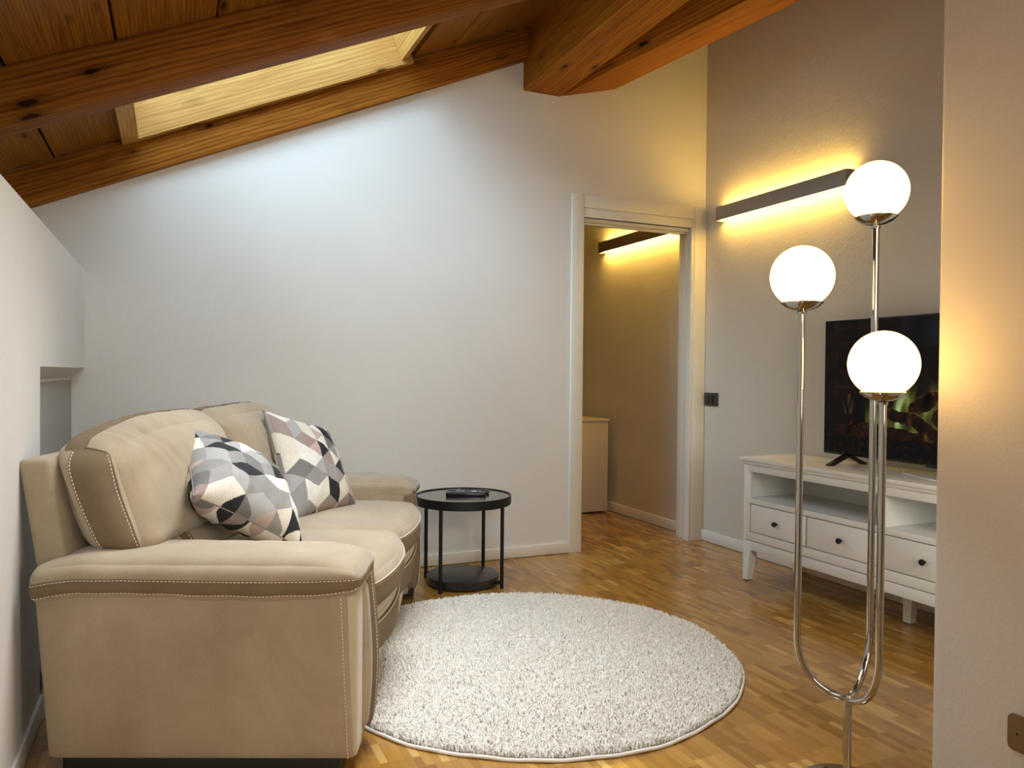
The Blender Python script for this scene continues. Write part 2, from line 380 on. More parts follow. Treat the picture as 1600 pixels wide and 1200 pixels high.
# two heavy beams that meet over the door wall
tag(local_wood('ceiling_beam', (1.994, YA+.06, 2.735), (1.83, -2.68, 2.735), .243, .62, M['beam']), 'thick square pine beam with pale underside ending in a block on the back wall', 'beam')
tag(local_wood('ceiling_beam', (2.30, YA+.06, 2.790), (2.72, 1.2, 2.790), .37, .40, M['beam'], roll=.262), 'tilted orange pine beam running up right above the door corner', 'beam')

# skylight
sky = struct(empty('window_1'))
def lining(nm, x0, x1, y0, y1, o0=.158, o1=.46, lab=None):
    xm, L = x0, (x1-x0)
    bm = BM()
    if x1-x0 > .2:   # long side, along slope
        prism(bm, [(0, o0*cs), (L/cs, o0*cs), (L/cs, o1*cs), (0, o1*cs)], lambda a, b, d: (a, d, b), 0, y1-y0, .002)
        o = obj(nm, bm, M['lining'], sky); tx = Vector((cs, 0, math.sin(ang)))
        # the outline stays upright: shear-free frame in the roof slope
        R = Matrix((tx, Vector((0, 1, 0)), tx.cross(Vector((0, 1, 0))))).transposed().to_4x4(); R.translation = Vector((x0, y0, roofz(x0))); o.matrix_world = R
    else:
        box(bm, 0, y1-y0, 0, (x1-x0)/cs, o0*cs, o1*cs, .002, 1)
        o = obj(nm, bm, M['lining'], sky); tx = Vector((cs, 0, math.sin(ang)))
        R = Matrix((Vector((0, 1, 0)), -tx, Vector((0, 1, 0)).cross(-tx))).transposed().to_4x4(); R.translation = Vector((x1, y0, roofz(x1))); o.matrix_world = R
    if lab: o['label'] = lab
    return o
lining('lining_board', SX0-.005, SX1+.06, SY1, SY1+.042, .150)['label'] = 'bright lining board next to the back wall'
lining('lining_board', SX0-.005, SX1+.06, SY0-.03, SY0, .19)
lining('end_board', SX0-.068, SX0, SY0-.03, SY1+.042, .150)['label'] = 'darker end board at the low end'
lining('end_board', SX1, SX1+.03, SY0-.03, SY1-.001, .175)
bm = BM(); slab(bm, SX0-.26, SX1-.1, SY0-.03, SY1+.04, .50, .508); obj('pane', bm, M['glass'], sky)

# ------------------------------------------------------------------ sofa
OS = (-.30, 2.313, 0); RZ = math.atan2(-.392, .92)
sofa = empty('sofa', OS, RZ, 'beige suede two-seat sofa with taupe bands and cream stitching', 'sofa')
def grid_axis(n, extra=()):
    g = list(np.sin(np.linspace(-math.pi/2, math.pi/2, n)))
    for e in extra:
        k_ = int(np.argmin([abs(v-e) for v in g])); 
        if 0 < k_ < len(g)-1: g[k_] = e
        else: g.append(e)
    return sorted(set(g))
def cube(gx, gy, gz):
    idx = {}; P = []; Q = []
    def vid(p):
        kk = (round(p[0], 6), round(p[1], 6), round(p[2], 6))
        if kk not in idx: idx[kk] = len(P); P.append(p)
        return idx[kk]
    G_ = (gx, gy, gz)
    for ax in range(3):
        a, b = (ax+1) % 3, (ax+2) % 3
        for sgn in (-1, 1):
            for i in range(len(G_[a])-1):
                for j in range(len(G_[b])-1):
                    q = []
                    for di, dj in ((0, 0), (1, 0), (1, 1), (0, 1)):
                        p = [0, 0, 0]; p[ax] = sgn; p[a] = G_[a][i+di]; p[b] = G_[b][j+dj]; q.append(vid(tuple(p)))
                    Q.append(q if sgn > 0 else q[::-1])
    return np.array(P, float), Q
class Soft:
    def __init__(s, lo, hi, r, puff=(0, 0, 0), warp=None, n=26, ex=((), (), ()), wr=0, wf=(9, 9, 9), seed=0, pe=4):
        lo, hi = np.array(lo, float), np.array(hi, float); s.c = (lo+hi)/2; s.h = (hi-lo)/2; s.r = r; s.puff = puff; s.warp = warp
        s.wr, s.wf, s.seed, s.pe = wr, wf, seed, pe
        nn = n if isinstance(n, tuple) else (n, n, n)
        s.P, s.Q = cube(*[grid_axis(nn[i], ex[i]) for i in range(3)])
    def __call__(s, p, lift=0.0):
        p = np.atleast_2d(np.asarray(p, float)); h, r = s.h, s.r
        rr = np.minimum(r, h*.98)
        q = p*h; core = np.clip(q, -(h-rr), h-rr); d = (q-core)/rr
        L = np.linalg.norm(d, axis=1, keepdims=True); L[L < 1e-9] = 1; d = d/L
        q = core+d*rr
        for i in range(3):
            j, k_ = (i+1) % 3, (i+2) % 3
            q[:, i] += s.puff[i]*np.sign(p[:, i])*np.abs(p[:, i])**3*(1-np.abs(p[:, j])**s.pe)*(1-np.abs(p[:, k_])**s.pe)
        if s.wr:
            for a in range(len(q)):
                v = q[a]; f = mnoise.noise(Vector((v[0]*s.wf[0]+s.seed, v[1]*s.wf[1], v[2]*s.wf[2])))
                q[a] += d[a]*s.wr*f
        q = q+d*lift+s.c
        return s.warp(q) if s.warp else q
    def build(s, name, m, parent, band=None, bname=None, bm_=None, blabel=None):
        V = s(s.P); Pc = s.P; a, b = [], []
        for q in s.Q:
            c = Pc[q].mean(0)
            (b if band and band(c) else a).append(q)
        def mk(nm, Fs, mat, par, lift=0):
            ids = sorted({i for f in Fs for i in f}); mp = {i: k_ for k_, i in enumerate(ids)}
            W = V[ids] if not lift else s(s.P[ids], lift)
            return pyobj(nm, W, [[mp[i] for i in f] for f in Fs], mat, par, 180)
        o = mk(name, a if band else s.Q, m, parent)
        if band:
            bo = mk(bname, b, bm_, o if parent is not sofa else parent, .0012)
            if blabel: bo['label'] = blabel
            return o, bo
        return o
def stitch(parent, pts, m='thread', step=.0105, ln=.0065, r=.0012, name='stitching'):
    pts = [Vector(p) for p in pts]; bm = BM(); acc = 0; nxt = 0
    for a, b in zip(pts, pts[1:]):
        L = (b-a).length
        if L < 1e-6: continue
        t = (b-a)/L
        while nxt < acc+L:
            p = a+t*(nxt-acc); tube(bm, [p-t*ln/2, p+t*ln/2], r, 5); nxt += step
        acc += L
    return obj(name, bm, M[m], parent, 60)
def stitched(o, S, plist, lift=.0015, **kw):
    return stitch(o, S(np.array(plist), lift), **kw)
def piping(parent, S, plist, r=.0028, m='suede_l', lift=.001, name='piping'):
    bm = BM(); tube(bm, [tuple(v) for v in S(np.array(plist), lift)], r, 8); return obj(name, bm, M[m], parent, 60)
def lin(a, b, n=40): return [tuple(np.array(a)+(np.array(b)-np.array(a))*t) for t in np.linspace(0, 1, n)]
SLEN = 1.78; AW = .245
def arm(side):
    """side 0 = near end (outer face v=0), 1 = far end, mirrored"""
    def mv(q):
        if side:
            q = q.copy(); q[:, 1] = SLEN-q[:, 1]; q[:, 0] -= .042*np.clip((q[:, 0]-.3)/.5, 0, 1)
        else:
            q = q.copy(); q[:, 0] -= .016*np.clip((q[:, 0]-.80)/.04, 0, 1)
        return q
    def fixf(o):
        if side:
            o.data.flip_normals()
        return o
    # side body, leaning slightly back at its rear edge
    def wbody(q):
        q = q.copy(); q[:, 0] -= .05*np.clip((.35-q[:, 0])/.4, 0, 1)*np.clip(q[:, 2]/.5, 0, 1); q[:, 0] -= .025*np.clip((q[:, 0]-.4)/.4, 0, 1)*np.clip(q[:, 2]/.5, 0, 1)
        return mv(q)
    S = Soft((.0, .015, .052), (.805, .251, .56), .014, (0, .006, 0), wbody, 22, seed=side)
    body = fixf(S.build('arm_body', M['suede'], sofa))
    e = .96
    stitched(body, S, lin((e, -1, -.97), (e, -1, .93), 30), m='thread')
    # recessed front facing: pale board, soft roll, taupe strip on the inner side
    def wf(q): return mv(q)
    f1 = Soft((.775, .022, .056), (.812, .108, .49), .010, (.002, 0, 0), wf, 14); fixf(f1.build('front_panel', M['suede_l'], sofa))
    def wroll(q):
        q = q.copy(); t = np.clip((q[:, 2]-.08)/.42, 0, 1); q[:, 0] += .012*np.sin(t*math.pi)-.012*t**2; q[:, 1] -= .010*(1-t)
        return mv(q)
    f2 = Soft((.76, .112, .09), (.832, .168, .50), .026, (.004, 0, 0), wroll, 18); fixf(f2.build('front_roll', M['suede'], sofa))
    f3 = Soft((.76, .166, .075), (.838, .244, .53), .016, (.004, 0, 0), wroll, 18)
    fo = fixf(f3.build('inner_strip', M['suede_d'], sofa)); fo['label'] = 'taupe strip down the arm front'
    stitched(fo, f3, lin((1, -.55, -.9), (1, -.55, .9), 30))
    z0, z1, bl, bh = .482, .583, -.80, .08
    # rounded top pad, its front end rolling down
    def wpad(q):
        q = q.copy(); u, z = q[:, 0], q[:, 2]
        t = np.clip((u-.66)/.172, 0, 1); tz = np.clip((z-z0)/(z1-z0), 0, 1); q[:, 2] += -.046*(1-np.sqrt(1-.98*t**2))*tz+.055*t**2*tz*(1-tz)+.012*t**2*(1-tz); q[:, 0] -= .010*t**2*tz**2
        b = np.clip((.12-u)/.17, 0, 1); q[:, 2] -= .022*b**2
        q[:, 2] += .004*np.sin(u*9)*np.clip((.56-z)/.08, 0, 1)
        return mv(q)
    S = Soft((-.05, -.012, z0), (.832, .249, z1), .038, (0, .006, .012), wpad, (40, 24, 26), ex=((), (), (bl, bh)), wr=.0035, wf=(14, 14, 14), seed=3+side)
    pred = lambda c: bl < c[2] < bh and (abs(c[1]+1) < 1e-6 or abs(c[0]-1) < 1e-6 or abs(c[0]+1) < 1e-6)
    V = S.build('arm_pad', M['suede'], sofa, pred, 'pad_band', M['suede_d'], 'taupe band round the arm pad')
    for o in V: fixf(o)
    pad, band = V
    for zz in (bl+.03, bh+.02, bh-.05):
        path = lin((-1, .2, zz), (-1, -1, zz), 8)+lin((-1, -1, zz), (1, -1, zz), 70)+lin((1, -1, zz), (1, 1, zz), 14)
        if zz == bh+.02: piping(band, S, path, .0016, 'suede_d')
        else: stitched(band, S, path)
arm(0); arm(1)
def bulge(v):
    """how far the seat fronts stand out, two scallops"""
    v = np.asarray(v); m_ = (v < .89)
    t = np.where(m_, (v-.25)/.64, (v-.89)/.64); t = np.clip(t, 0, 1)
    return np.where(m_, .053, .040)*np.sin(t*math.pi)**.62
def wfront(amount, low=0.0):
    def f(q):
        q = q.copy(); k_ = np.clip((q[:, 0]-.35)/.4, 0, 1); q[:, 0] += bulge(q[:, 1])*amount*k_
        if low: q[:, 0] -= low*np.clip((.30-q[:, 2])/.25, 0, 1)*k_
        return q
    return f
# seat base: light bottom, taupe band, cream stripes
S = Soft((.10, .248, .050), (.772, 1.532, .218), .012, (0, 0, 0), wfront(.8, .05), (14, 70, 10)); base = S.build('seat_base', M['suede_l'], sofa)
S = Soft((.12, .247, .214), (.785, 1.533, .318), .012, (.004, 0, 0), wfront(.92, .02), (14, 70, 12)); bb = S.build('base_band', M['suede_d'], sofa); bb['label'] = 'taupe band below the seat cushions'
piping(bb, S, lin((1, -.97, .9), (1, .97, .9), 70), .0022, 'suede_l')
for kz in (.325, .346):
    S = Soft((.12, .25, kz-.011), (.780, 1.53, kz+.011), .010, (0, 0, 0), wfront(.92), (10, 70, 8)); S.build('front_welt', M['suede_l'], sofa)
for i, (va, vb) in enumerate(((.250, .888), (.892, 1.530))):
    def ws(q, i=i):
        q = wfront(1.0)(q); q[:, 2] -= .012*np.clip((.35-q[:, 0])/.3, 0, 1); return q
    S = Soft((.13, va, .355), (.795, vb, .488), .045, (.006, 0, .022), ws, (30, 30, 24), ex=((), (), (.42,)), wr=.004, wf=(7, 7, 7), seed=11+i)
    o, b = S.build('seat_cushion', M['suede'], sofa, lambda c: abs(c[0]-1) < 1e-6 and c[2] < .42, 'cushion_band', M['suede_d'], 'taupe front of the seat cushion')
    piping(b, S, lin((1, -.98, .42), (1, .98, .42), 50), .0024, 'suede_l'); stitched(b, S, lin((1, -.98, .30), (1, .98, .30), 50), m='thread', ln=.004, r=.0008)
    piping(b, S, lin((1, -.98, -.93), (1, .98, -.93), 50), .0022, 'suede_l')
# back frame, leaning back
def wlean(q): 
    q = q.copy(); q[:, 0] -= .118*np.clip((q[:, 2]-.06)/.78, 0, 1.3)**1.2; return q
S = Soft((-.005, .07, .06), (.085, 1.71, .838), .018, (0, 0, .004), wlean, 20); fr_ = S.build('back_frame', M['suede'], sofa)
# back cushions
for i, (va, vb) in enumerate(((.085, .875), (.885, 1.69))):
    def wb(q, i=i, va=va, vb=vb):
        q = q.copy(); t = (q[:, 2]-.56)/.4; v = (q[:, 1]-va)/(vb-va)
        q[:, 0] -= .125*np.clip(t, 0, 1.3)**1.1
        edge = (2*v-1)
        q[:, 2] -= (.062*np.clip(-edge, 0, 1.1)**2 if i == 0 else .070*np.clip(edge, 0, 1.1)**4)*np.clip(t, 0, 1)
        q[:, 0] += .035*np.clip(t, 0, 1)*(1-edge**2)
        # gathered folds running down from the top seam
        fold = np.array([1-2.4*abs(mnoise.noise(Vector((a*17+1.5*mnoise.noise(Vector((a*6, b_*6, 1))), b_*2.2, 5+i)))) for a, b_ in zip(q[:, 1]+.45*q[:, 2], q[:, 2])])
        q[:, 0] += .011*fold*np.clip((t-.50)/.35, 0, 1)*np.clip((q[:, 0]-0.0)/.1, 0, 1)*(1-np.clip((t-1)/.2, 0, 1)*.6)
        q[:, 2] += .004*fold*np.clip((t-.8)/.2, 0, 1)
        return q
    b0, b1 = -.30, .86
    S = Soft((.045, va, .56), (.235, vb, .93), .075, (.055, .026 if i == 0 else .012, .012), wb, (44, 110, 56), ex=((b0, .05, b1), (), ()), wr=.005, wf=(9, 9, 9), seed=21+i, pe=2.4)
    pr = (lambda c: (abs(c[1]+1) < 1e-6 and b0 < c[0] < b1) or (abs(c[2]-1) < 1e-6 and b0-.4 < c[0] < .05)) if i == 0 else (lambda c: abs(c[2]-1) < 1e-6 and b0-.4 < c[0] < .05)
    o, b = S.build('back_cushion', M['suede'], sofa, pr, 'end_band', M['suede_d'], 'taupe band round the back cushion')
    if i == 0:
        for uu in (b0+.05, b1-.06): stitched(b, S, lin((uu, -1, -.96), (uu, -1, .97), 50))
        piping(b, S, lin((b1, -1, -.9), (b1, -1, .9), 50)+lin((.75, -1, .97), (.05, -.97, 1), 12)+lin((.05, -.95, 1), (.05, .97, 1), 60), .0022, 'suede_d')
    else: piping(b, S, lin((.05, -.97, 1), (.05, .9, 1), 50), .0022, 'suede_d')
# lower lumbar roll with a band showing by the near cushion
S = Soft((.06, .255, .475), (.235, 1.525, .60), .05, (.015, 0, .01), None, (22, 80, 22), ex=((), (-.93, -.84), ()), wr=.003, seed=31)
o, b = S.build('lumbar_roll', M['suede'], sofa, lambda c: -.93 < c[1] < -.84, 'lumbar_band', M['suede_d'], 'dark band on the lumbar roll')
stitched(b, S, lin((1, -.86, -.9), (1, -.86, 1), 20)+lin((1, -.86, 1), (-1, -.86, 1), 20))
for v0, v1 in ((.025, .09), (1.69, 1.755)):
    bm = BM(); box(bm, .03, .765, v0, v1, .0008, .054, .003); obj('foot_rail', bm, M['foot'], sofa, 30)

# ------------------------------------------------------------------ pillows
PALETTE = [(.012, .013, .016), (.012, .013, .016), (.72, .68, .58), (.70, .67, .60), (.66, .61, .50), (.165, .158, .15), (.26, .25, .235), (.36, .35, .33), (.31, .235, .205), (.47, .36, .31), (.30, .28, .27)]
def hexprint(x, y, seed):
    """colour of a print of hexagons cut into kites and triangles"""
    R = .078; q = (math.sqrt(3)/3*x-y/3)/R; r = (2/3*y)/R; s = -q-r
    rq, rr, rs = round(q), round(r), round(s); dq, dr, ds = abs(rq-q), abs(rr-r), abs(rs-s)
    if dq > dr and dq > ds: rq = -rr-rs
    elif dr > ds: rr = -rq-rs
    cx, cy = R*(math.sqrt(3)*rq+math.sqrt(3)/2*rr), R*1.5*rr
    rnd = random.Random(int(rq)*92821+int(rr)*68917+seed*131)
    kind = rnd.choice([3, 3, 3, 2, 6, 3]); off = rnd.choice([0, 60, 120]); cols = rnd.sample(PALETTE, 6)
    a = (math.degrees(math.atan2(y-cy, x-cx))-30+off) % 360
    k_ = int(a//(360/kind)); return cols[k_]
def pillow(corners, thick, label, seed, N=170, bend=0.0):
    c0, c1, c2, c3 = [Vector(c) for c in corners]     # (-1,-1) (1,-1) (1,1) (-1,1)
    ctr = (c0+c1+c2+c3)/4; nrm = ((c2-c0).cross(c3-c1)).normalized()
    t = empty('pillow', ctr, 0, label, 'pillow', None)
    g = np.linspace(-1, 1, N+1); V = []; idx = {}
    def pos(a, b, sg):
        a2, b2 = a*(1-.075*(1-b*b)*abs(a)), b*(1-.075*(1-a*a)*abs(b))
        w_ = [(1-a2)*(1-b2)/4, (1+a2)*(1-b2)/4, (1+a2)*(1+b2)/4, (1-a2)*(1+b2)/4]
        p = c0*w_[0]+c1*w_[1]+c2*w_[2]+c3*w_[3]-ctr
        T = (max(0, (1-a**4)*(1-b**4)))**.5*(.72+.28*(1-a*a)*(1-b*b))
        f = mnoise.noise(Vector((a*2.1+seed, b*2.1, sg*3.0)))*.14+mnoise.noise(Vector((a*5+seed, b*5, sg*7)))*.05
        e_ = max(abs(a), abs(b)); rip = .05*math.sin((a if abs(b) > abs(a) else b)*22+seed)*max(0, (e_-.55)/.45)*(1-e_)*3
        return p+nrm*(sg*thick*T*(1+f+rip)+bend*(a*a+b*b-.7)*.5)
    F_ = []; C_ = []
    def vid(i, j, sg):
        kk = (i, j, sg if 0 < i < N and 0 < j < N else 0)
        if kk not in idx: idx[kk] = len(V); V.append(tuple(pos(g[i], g[j], sg)))
        return idx[kk]
    half = (c1-c0).length/2
    for sg in (1, -1):
        for i in range(N):
            for j in range(N):
                q = [vid(i, j, sg), vid(i+1, j, sg), vid(i+1, j+1, sg), vid(i, j+1, sg)]
                F_.append(q if sg > 0 else q[::-1]); C_.append(hexprint((g[i]+g[i+1])/2*half*1.05, (g[j]+g[j+1])/2*half*1.05, seed+(0 if sg > 0 else 5)))
    o = pyobj('cover', V, F_, M['print'], t, 180)
    at_ = o.data.attributes.new('print', 'FLOAT_COLOR', 'FACE'); at_.data.foreach_set('color', np.array([(*c, 1) for c in C_], np.float32).ravel())
    path = [(a, -1) for a in g[:-1]]+[(1, b) for b in g[:-1]]+[(a, 1) for a in g[::-1][:-1]]+[(-1, b) for b in g[::-1][:-1]]
    bm = BM(); tube(bm, [tuple(pos(a, b, 0)) for a, b in path], .0022, 6, closed=True); sm = obj('seam', bm, plain('seam_grey', (.20, .19, .18), .8), t, 60)
    return t
def cw(X, Z, z): return (X*c_+Z*s_, -X*s_+Z*c_, z)     # offset to the right and distance from the photographer
pillow([cw(-.905, 2.18, .725), cw(-.675, 2.48, .505), cw(-.875, 2.82, .705), cw(-1.095, 2.50, .885)], .105,
       'geometric print pillow tilted on its corner, behind the near sofa arm', 2)
pillow([cw(-.855, 2.98, .490), cw(-.675, 3.33, .500), cw(-.845, 3.48, .825), cw(-1.03, 3.17, .920)], .078,
       'geometric print pillow standing upright on the far seat of the sofa', 9)

# ------------------------------------------------------------------ rug
RX, RY, RR = 1.243, 2.632, .79
rug = empty('round_rug', (RX, RY, 0), 0, 'round cream shaggy rug lying on the parquet in front of the sofa', 'rug')
def rr_of(t): return RR*(1+.006*np.sin(3*t+1)+.004*np.sin(7*t)+.003*np.sin(13*t+2))
bm = BM(); n = 120
ring = [bm.verts.new((rr_of(2*math.pi*i/n)*.985*math.cos(2*math.pi*i/n), rr_of(2*math.pi*i/n)*.985*math.sin(2*math.pi*i/n), .012)) for i in range(n)]
r2 = [bm.verts.new((v.co.x, v.co.y, .001)) for v in ring]; bm.faces.new(ring); bm.faces.new(r2[::-1])
for i in range(n): bm.faces.new((ring[i], r2[i], r2[(i+1) % n], ring[(i+1) % n]))
obj('backing', bm, M['rug_base'], rug)
bm = BM(); tube(bm, [(rr_of(2*math.pi*i/n)*math.cos(2*math.pi*i/n), rr_of(2*math.pi*i/n)*math.sin(2*math.pi*i/n), (.0065+.0015*math.sin(i*1.7))) for i in range(n)], .0055, 8, closed=True)
obj('edge_binding', bm, M['rug_edge'], rug, 60)
NT_ = 68000
th = RNG.uniform(0, 2*math.pi, NT_); rad = np.sqrt(RNG.uniform(0, 1, NT_))*rr_of(th)*.992
bx, by = rad*np.cos(th), rad*np.sin(th)
hgt = RNG.uniform(.013, .023, NT_)*np.clip((rr_of(th)-rad)/.03+.55, .55, 1); la = RNG.uniform(0, 2*math.pi, NT_); ln_ = RNG.uniform(.001, .010, NT_)
wd = RNG.uniform(.0026, .0042, NT_); V = np.zeros((NT_, 7, 3), np.float32)
for k_ in range(3):
    an = la+2*math.pi*k_/3
    V[:, k_] = np.stack([bx+wd*.8*np.cos(an), by+wd*.8*np.sin(an), np.full(NT_, .010)], 1)
    V[:, 3+k_] = np.stack([bx+ln_*.45*np.cos(la)+wd*np.cos(an+.5), by+ln_*.45*np.sin(la)+wd*np.sin(an+.5), .010+hgt*.7], 1)
lb = la+RNG.uniform(-1.5, 1.5, NT_)
V[:, 6] = np.stack([bx+ln_*.45*np.cos(la)+ln_*.6*np.cos(lb), by+ln_*.45*np.sin(la)+ln_*.6*np.sin(lb), .010+hgt], 1)
T = []
for k_ in range(3):
    j = (k_+1) % 3; T += [(k_, j, 3+j), (k_, 3+j, 3+k_), (3+k_, 3+j, 6)]
T = (np.array(T)[None]+(np.arange(NT_)*7)[:, None, None]).reshape(-1, 3)
o = tri_mesh('pile', V.reshape(-1, 3), T, M['pile'], rug); o['kind'] = 'stuff'; o.data.polygons.foreach_set('use_smooth', [True]*len(o.data.polygons))

# ------------------------------------------------------------------ side table and remotes
TX, TY = 1.373, 3.700
tb = empty('side_table', (TX, TY, 0), 0, 'round black metal side table with lower disc shelf beside the sofa', 'table')
bm = BM(); lathe(bm, [(0, .418), (.236, .418), (.244, .413), (.2455, .415), (.2455, .458), (.2415, .458), (.2415, .449), (.240, .4485)], n=72); obj('rim', bm, M['black'], tb, 35)
bm = BM(); lathe(bm, [(0, .419), (.2405, .419), (.2405, .4525), (0, .4525)], n=72); obj('tabletop', bm, M['black_top'], tb, 35)
bm = BM(); lathe(bm, [(0, .010), (.183, .010), (.186, .013), (.186, .048), (.183, .050), (0, .050)], n=64); obj('lower_shelf', bm, M['black_shelf'], tb, 35)
for k_ in range(4):
    a = math.atan2(.183, -.156)+k_*math.pi/2; ca, sa = math.cos(a), math.sin(a)
    path = [(.224, .41), (.224, .060), (.2235, .045), (.220, .034), (.212, .028), (.186, .026)]
    bm = BM(); tube(bm, [(r*ca, r*sa, z) for r, z in path], .0095, 12); tube(bm, [(.224*ca, .224*sa, .001), (.224*ca, .224*sa, .05)], .0095, 12); obj('leg', bm, M['black'], tb, 35)
def remote(x, y, rz, L, W, label, seed, keys):
    r = empty('remote_control', (x, y, .453), rz, label, 'remote control')
    bm = BM(); box(bm, -L/2, L/2, -W/2, W/2, .0005, .020, .006, 3); obj('case', bm, M['tv'], r, 35)
    rnd = random.Random(seed)
    for xx, yy, w_, h_, lt in keys:
        bm = BM(); box(bm, xx-w_/2, xx+w_/2, yy-h_/2, yy+h_/2, .0195, .0225, .001, 1); obj('button', bm, M['key_light' if lt else 'key_dark'], r, 35)
M['key_light'] = plain('key_white', (.75, .77, .75), .4); M['key_dark'] = plain('key_dark', (.03, .03, .03), .4)
ra = math.atan2(-.392, .92)+.03
rp = cw(-.232, 3.93, 0); rq = cw(-.222, 4.005, 0)
remote(rp[0], rp[1], ra, .205, .052, 'black remote control lying at the front of the side table top', 1,
       [(-.045, .014, .010, .008, 1), (-.031, .014, .010, .008, 1), (-.017, .014, .010, .008, 1), (.044, .012, .030, .010, 1), (.072, .012, .008, .008, 1)]+[(-.07+.016*i, -.012, .009, .008, 0) for i in range(9)])
remote(rq[0], rq[1], ra-.02, .215, .042, 'black remote control lying behind the other one on the side table', 2,
       [(-.052, .004, .010, .008, 1)]+[(-.03+.018*i, .0, .010, .009, 0) for i in range(7)])

# ------------------------------------------------------------------ floor lamp
LX, LY = 1.622, 1.468
lp = empty('floor_lamp', (LX, LY, 0), 0, 'chrome floor lamp with three glowing white globes on curved stems', 'lamp')
bm = BM(); lathe(bm, [(0, .001), (.113, .001), (.115, .003), (.115, .007), (.112, .009), (.02, .014), (.016, .02), (0, .03)], n=64); obj('base', bm, M['chrome'], lp, 35)
ZJ = .238
bm = BM(); tube(bm, [(0, 0, .022), (0, 0, ZJ)], .0105, 20); lathe(bm, [(.0105, ZJ-.02), (.0125, ZJ-.018), (.0125, ZJ), (0, ZJ+.006)], n=20); obj('stem', bm, M['chrome'], lp, 35)
for nm, gx, gy, gz in (('left', 1.530, 1.555, 1.345), ('top', 1.749, 1.512, 1.584), ('low', 1.594, 1.350, 1.112)):
    dx, dy = gx-LX, gy-LY; D = math.hypot(dx, dy); GR = .0815
    pts = [(dx*math.sin(a), dy*math.sin(a), ZJ+D*1.15*(1-math.cos(a))) for a in np.linspace(0, math.pi/2, 20)]
    pts += [(dx, dy, z) for z in np.linspace(ZJ+D*1.15+.03, gz-.081, 24)]
    bm = BM(); tube(bm, pts, .0092, 20); arm_ = obj('curved_arm', bm, M['chrome'], lp, 35)
    bm = BM(); lathe(bm, [(0, -.100), (.0115, -.100), (.0125, -.094), (.0105, -.091), (.025, -.0885), (.042, -.081), (.0535, -.0705), (.0555, -.0685), (.0535, -.0675), (.045, -.074), (0, -.084)], dx, dy, 40, gz)
    obj('lamp_cup', bm, M['chrome'], arm_, 40)
    prof = [(0, -.072)]+[(GR*math.cos(a), GR*math.sin(a)) for a in np.linspace(-math.asin(.066/GR), math.pi/2*.999, 30)]+[(0, GR)]
    bm = BM(); lathe(bm, prof, dx, dy, 48, gz); obj('globe_shade', bm, M['globe'], arm_, 50)

# ------------------------------------------------------------------ tv bench
BX0, BX1, BY0, BY1 = 2.775, 3.165, 1.505, 3.212; YM = 2.352
be = empty('tv_bench', (2.97, (BY0+BY1)/2, 0), 0, 'white lacquered low bench with drawers and open shelf carrying the screen', 'cabinet')
def bo(name, *a, m='white', bev=.002, par=None, sm=30):
    bm = BM()
    for t in a: box(bm, t[0]-2.97, t[1]-2.97, t[2]-(BY0+BY1)/2, t[3]-(BY0+BY1)/2, t[4], t[5], bev)
    return obj(name, bm, M[m], par or be, sm)
bo('bench_top', (BX0-.018, BX1, BY0-.022, BY1+.022, .632, .652), (BX0-.010, BX1, BY0-.009, BY1+.009, .618, .633), bev=.004)
bo('side_panel', (BX0, BX1-.004, BY1-.026, BY1, .218, .619)); bo('side_panel', (BX0, BX1-.004, BY0, BY0+.026, .218, .619))
bo('back_panel', (BX1-.014, BX1-.006, BY0+.02, BY1-.02, .225, .615)); bo('divider', (BX0+.004, BX1-.01, YM-.010, YM+.010, .22, .60))
bo('shelf', (BX0+.021, BX1-.015, BY0+.0265, BY1-.0265, .418, .4395))
bo('front_rail', (BX0+.0005, BX0+.02, BY0+.0265, BY1-.0265, .578, .6185)); bo('front_rail', (BX0+.0005, BX0+.02, BY0+.0265, BY1-.0265, .218, .262)); bo('bottom_board', (BX0+.02, BX1-.01, BY0+.02, BY1-.02, .225, .24))
bo('front_rail', (BX0+.0005, BX0+.02, BY0+.0265, BY1-.0265, .412, .440)); bo('front_stile', (BX0+.001, BX0+.02, BY1-.045, BY1-.0265, .2625, .5775)); bo('front_stile', (BX0+.001, BX0+.02, BY0+.0265, BY0+.045, .2625, .5775))
de = [3.165, 2.775, YM, 1.930, 1.552]
for a, b in zip(de, de[1:]):
    d = bo('drawer', (BX0+.002, BX0+.02, b+.005, a-.005, .266, .408), bev=.0015)
    bo('drawer_gap', (BX0+.021, BX0+.023, b+.001, a-.001, .2625, .4115), m='dark_gap', bev=0, par=d, sm=None)
    if a in (2.775, 1.930) or a == YM: pass
    ym = (a+b)/2
    bm = BM(); lathe(bm, [(0, 0), (.006, 0), (.0048, .008), (.006, .012), (.0125, .015), (.0135, .021), (.0105, .026), (0, .0275)], n=20)
    kn = obj('knob', bm, M['knob'], d, 40); kn.rotation_euler = (0, -math.pi/2, 0); kn.location = (BX0+.003-2.97, ym-(BY0+BY1)/2, .336)
bo('apron', (BX0+.002, BX0+.022, BY0+.045, BY1-.045, .165, .214)); bo('apron', (BX1-.03, BX1-.01, BY0+.045, BY1-.045, .165, .214))
bo('apron', (BX0+.02, BX1-.02, BY1-.022, BY1-.002, .165, .214)); bo('apron', (BX0+.02, BX1-.02, BY0+.002, BY0+.022, .165, .214))
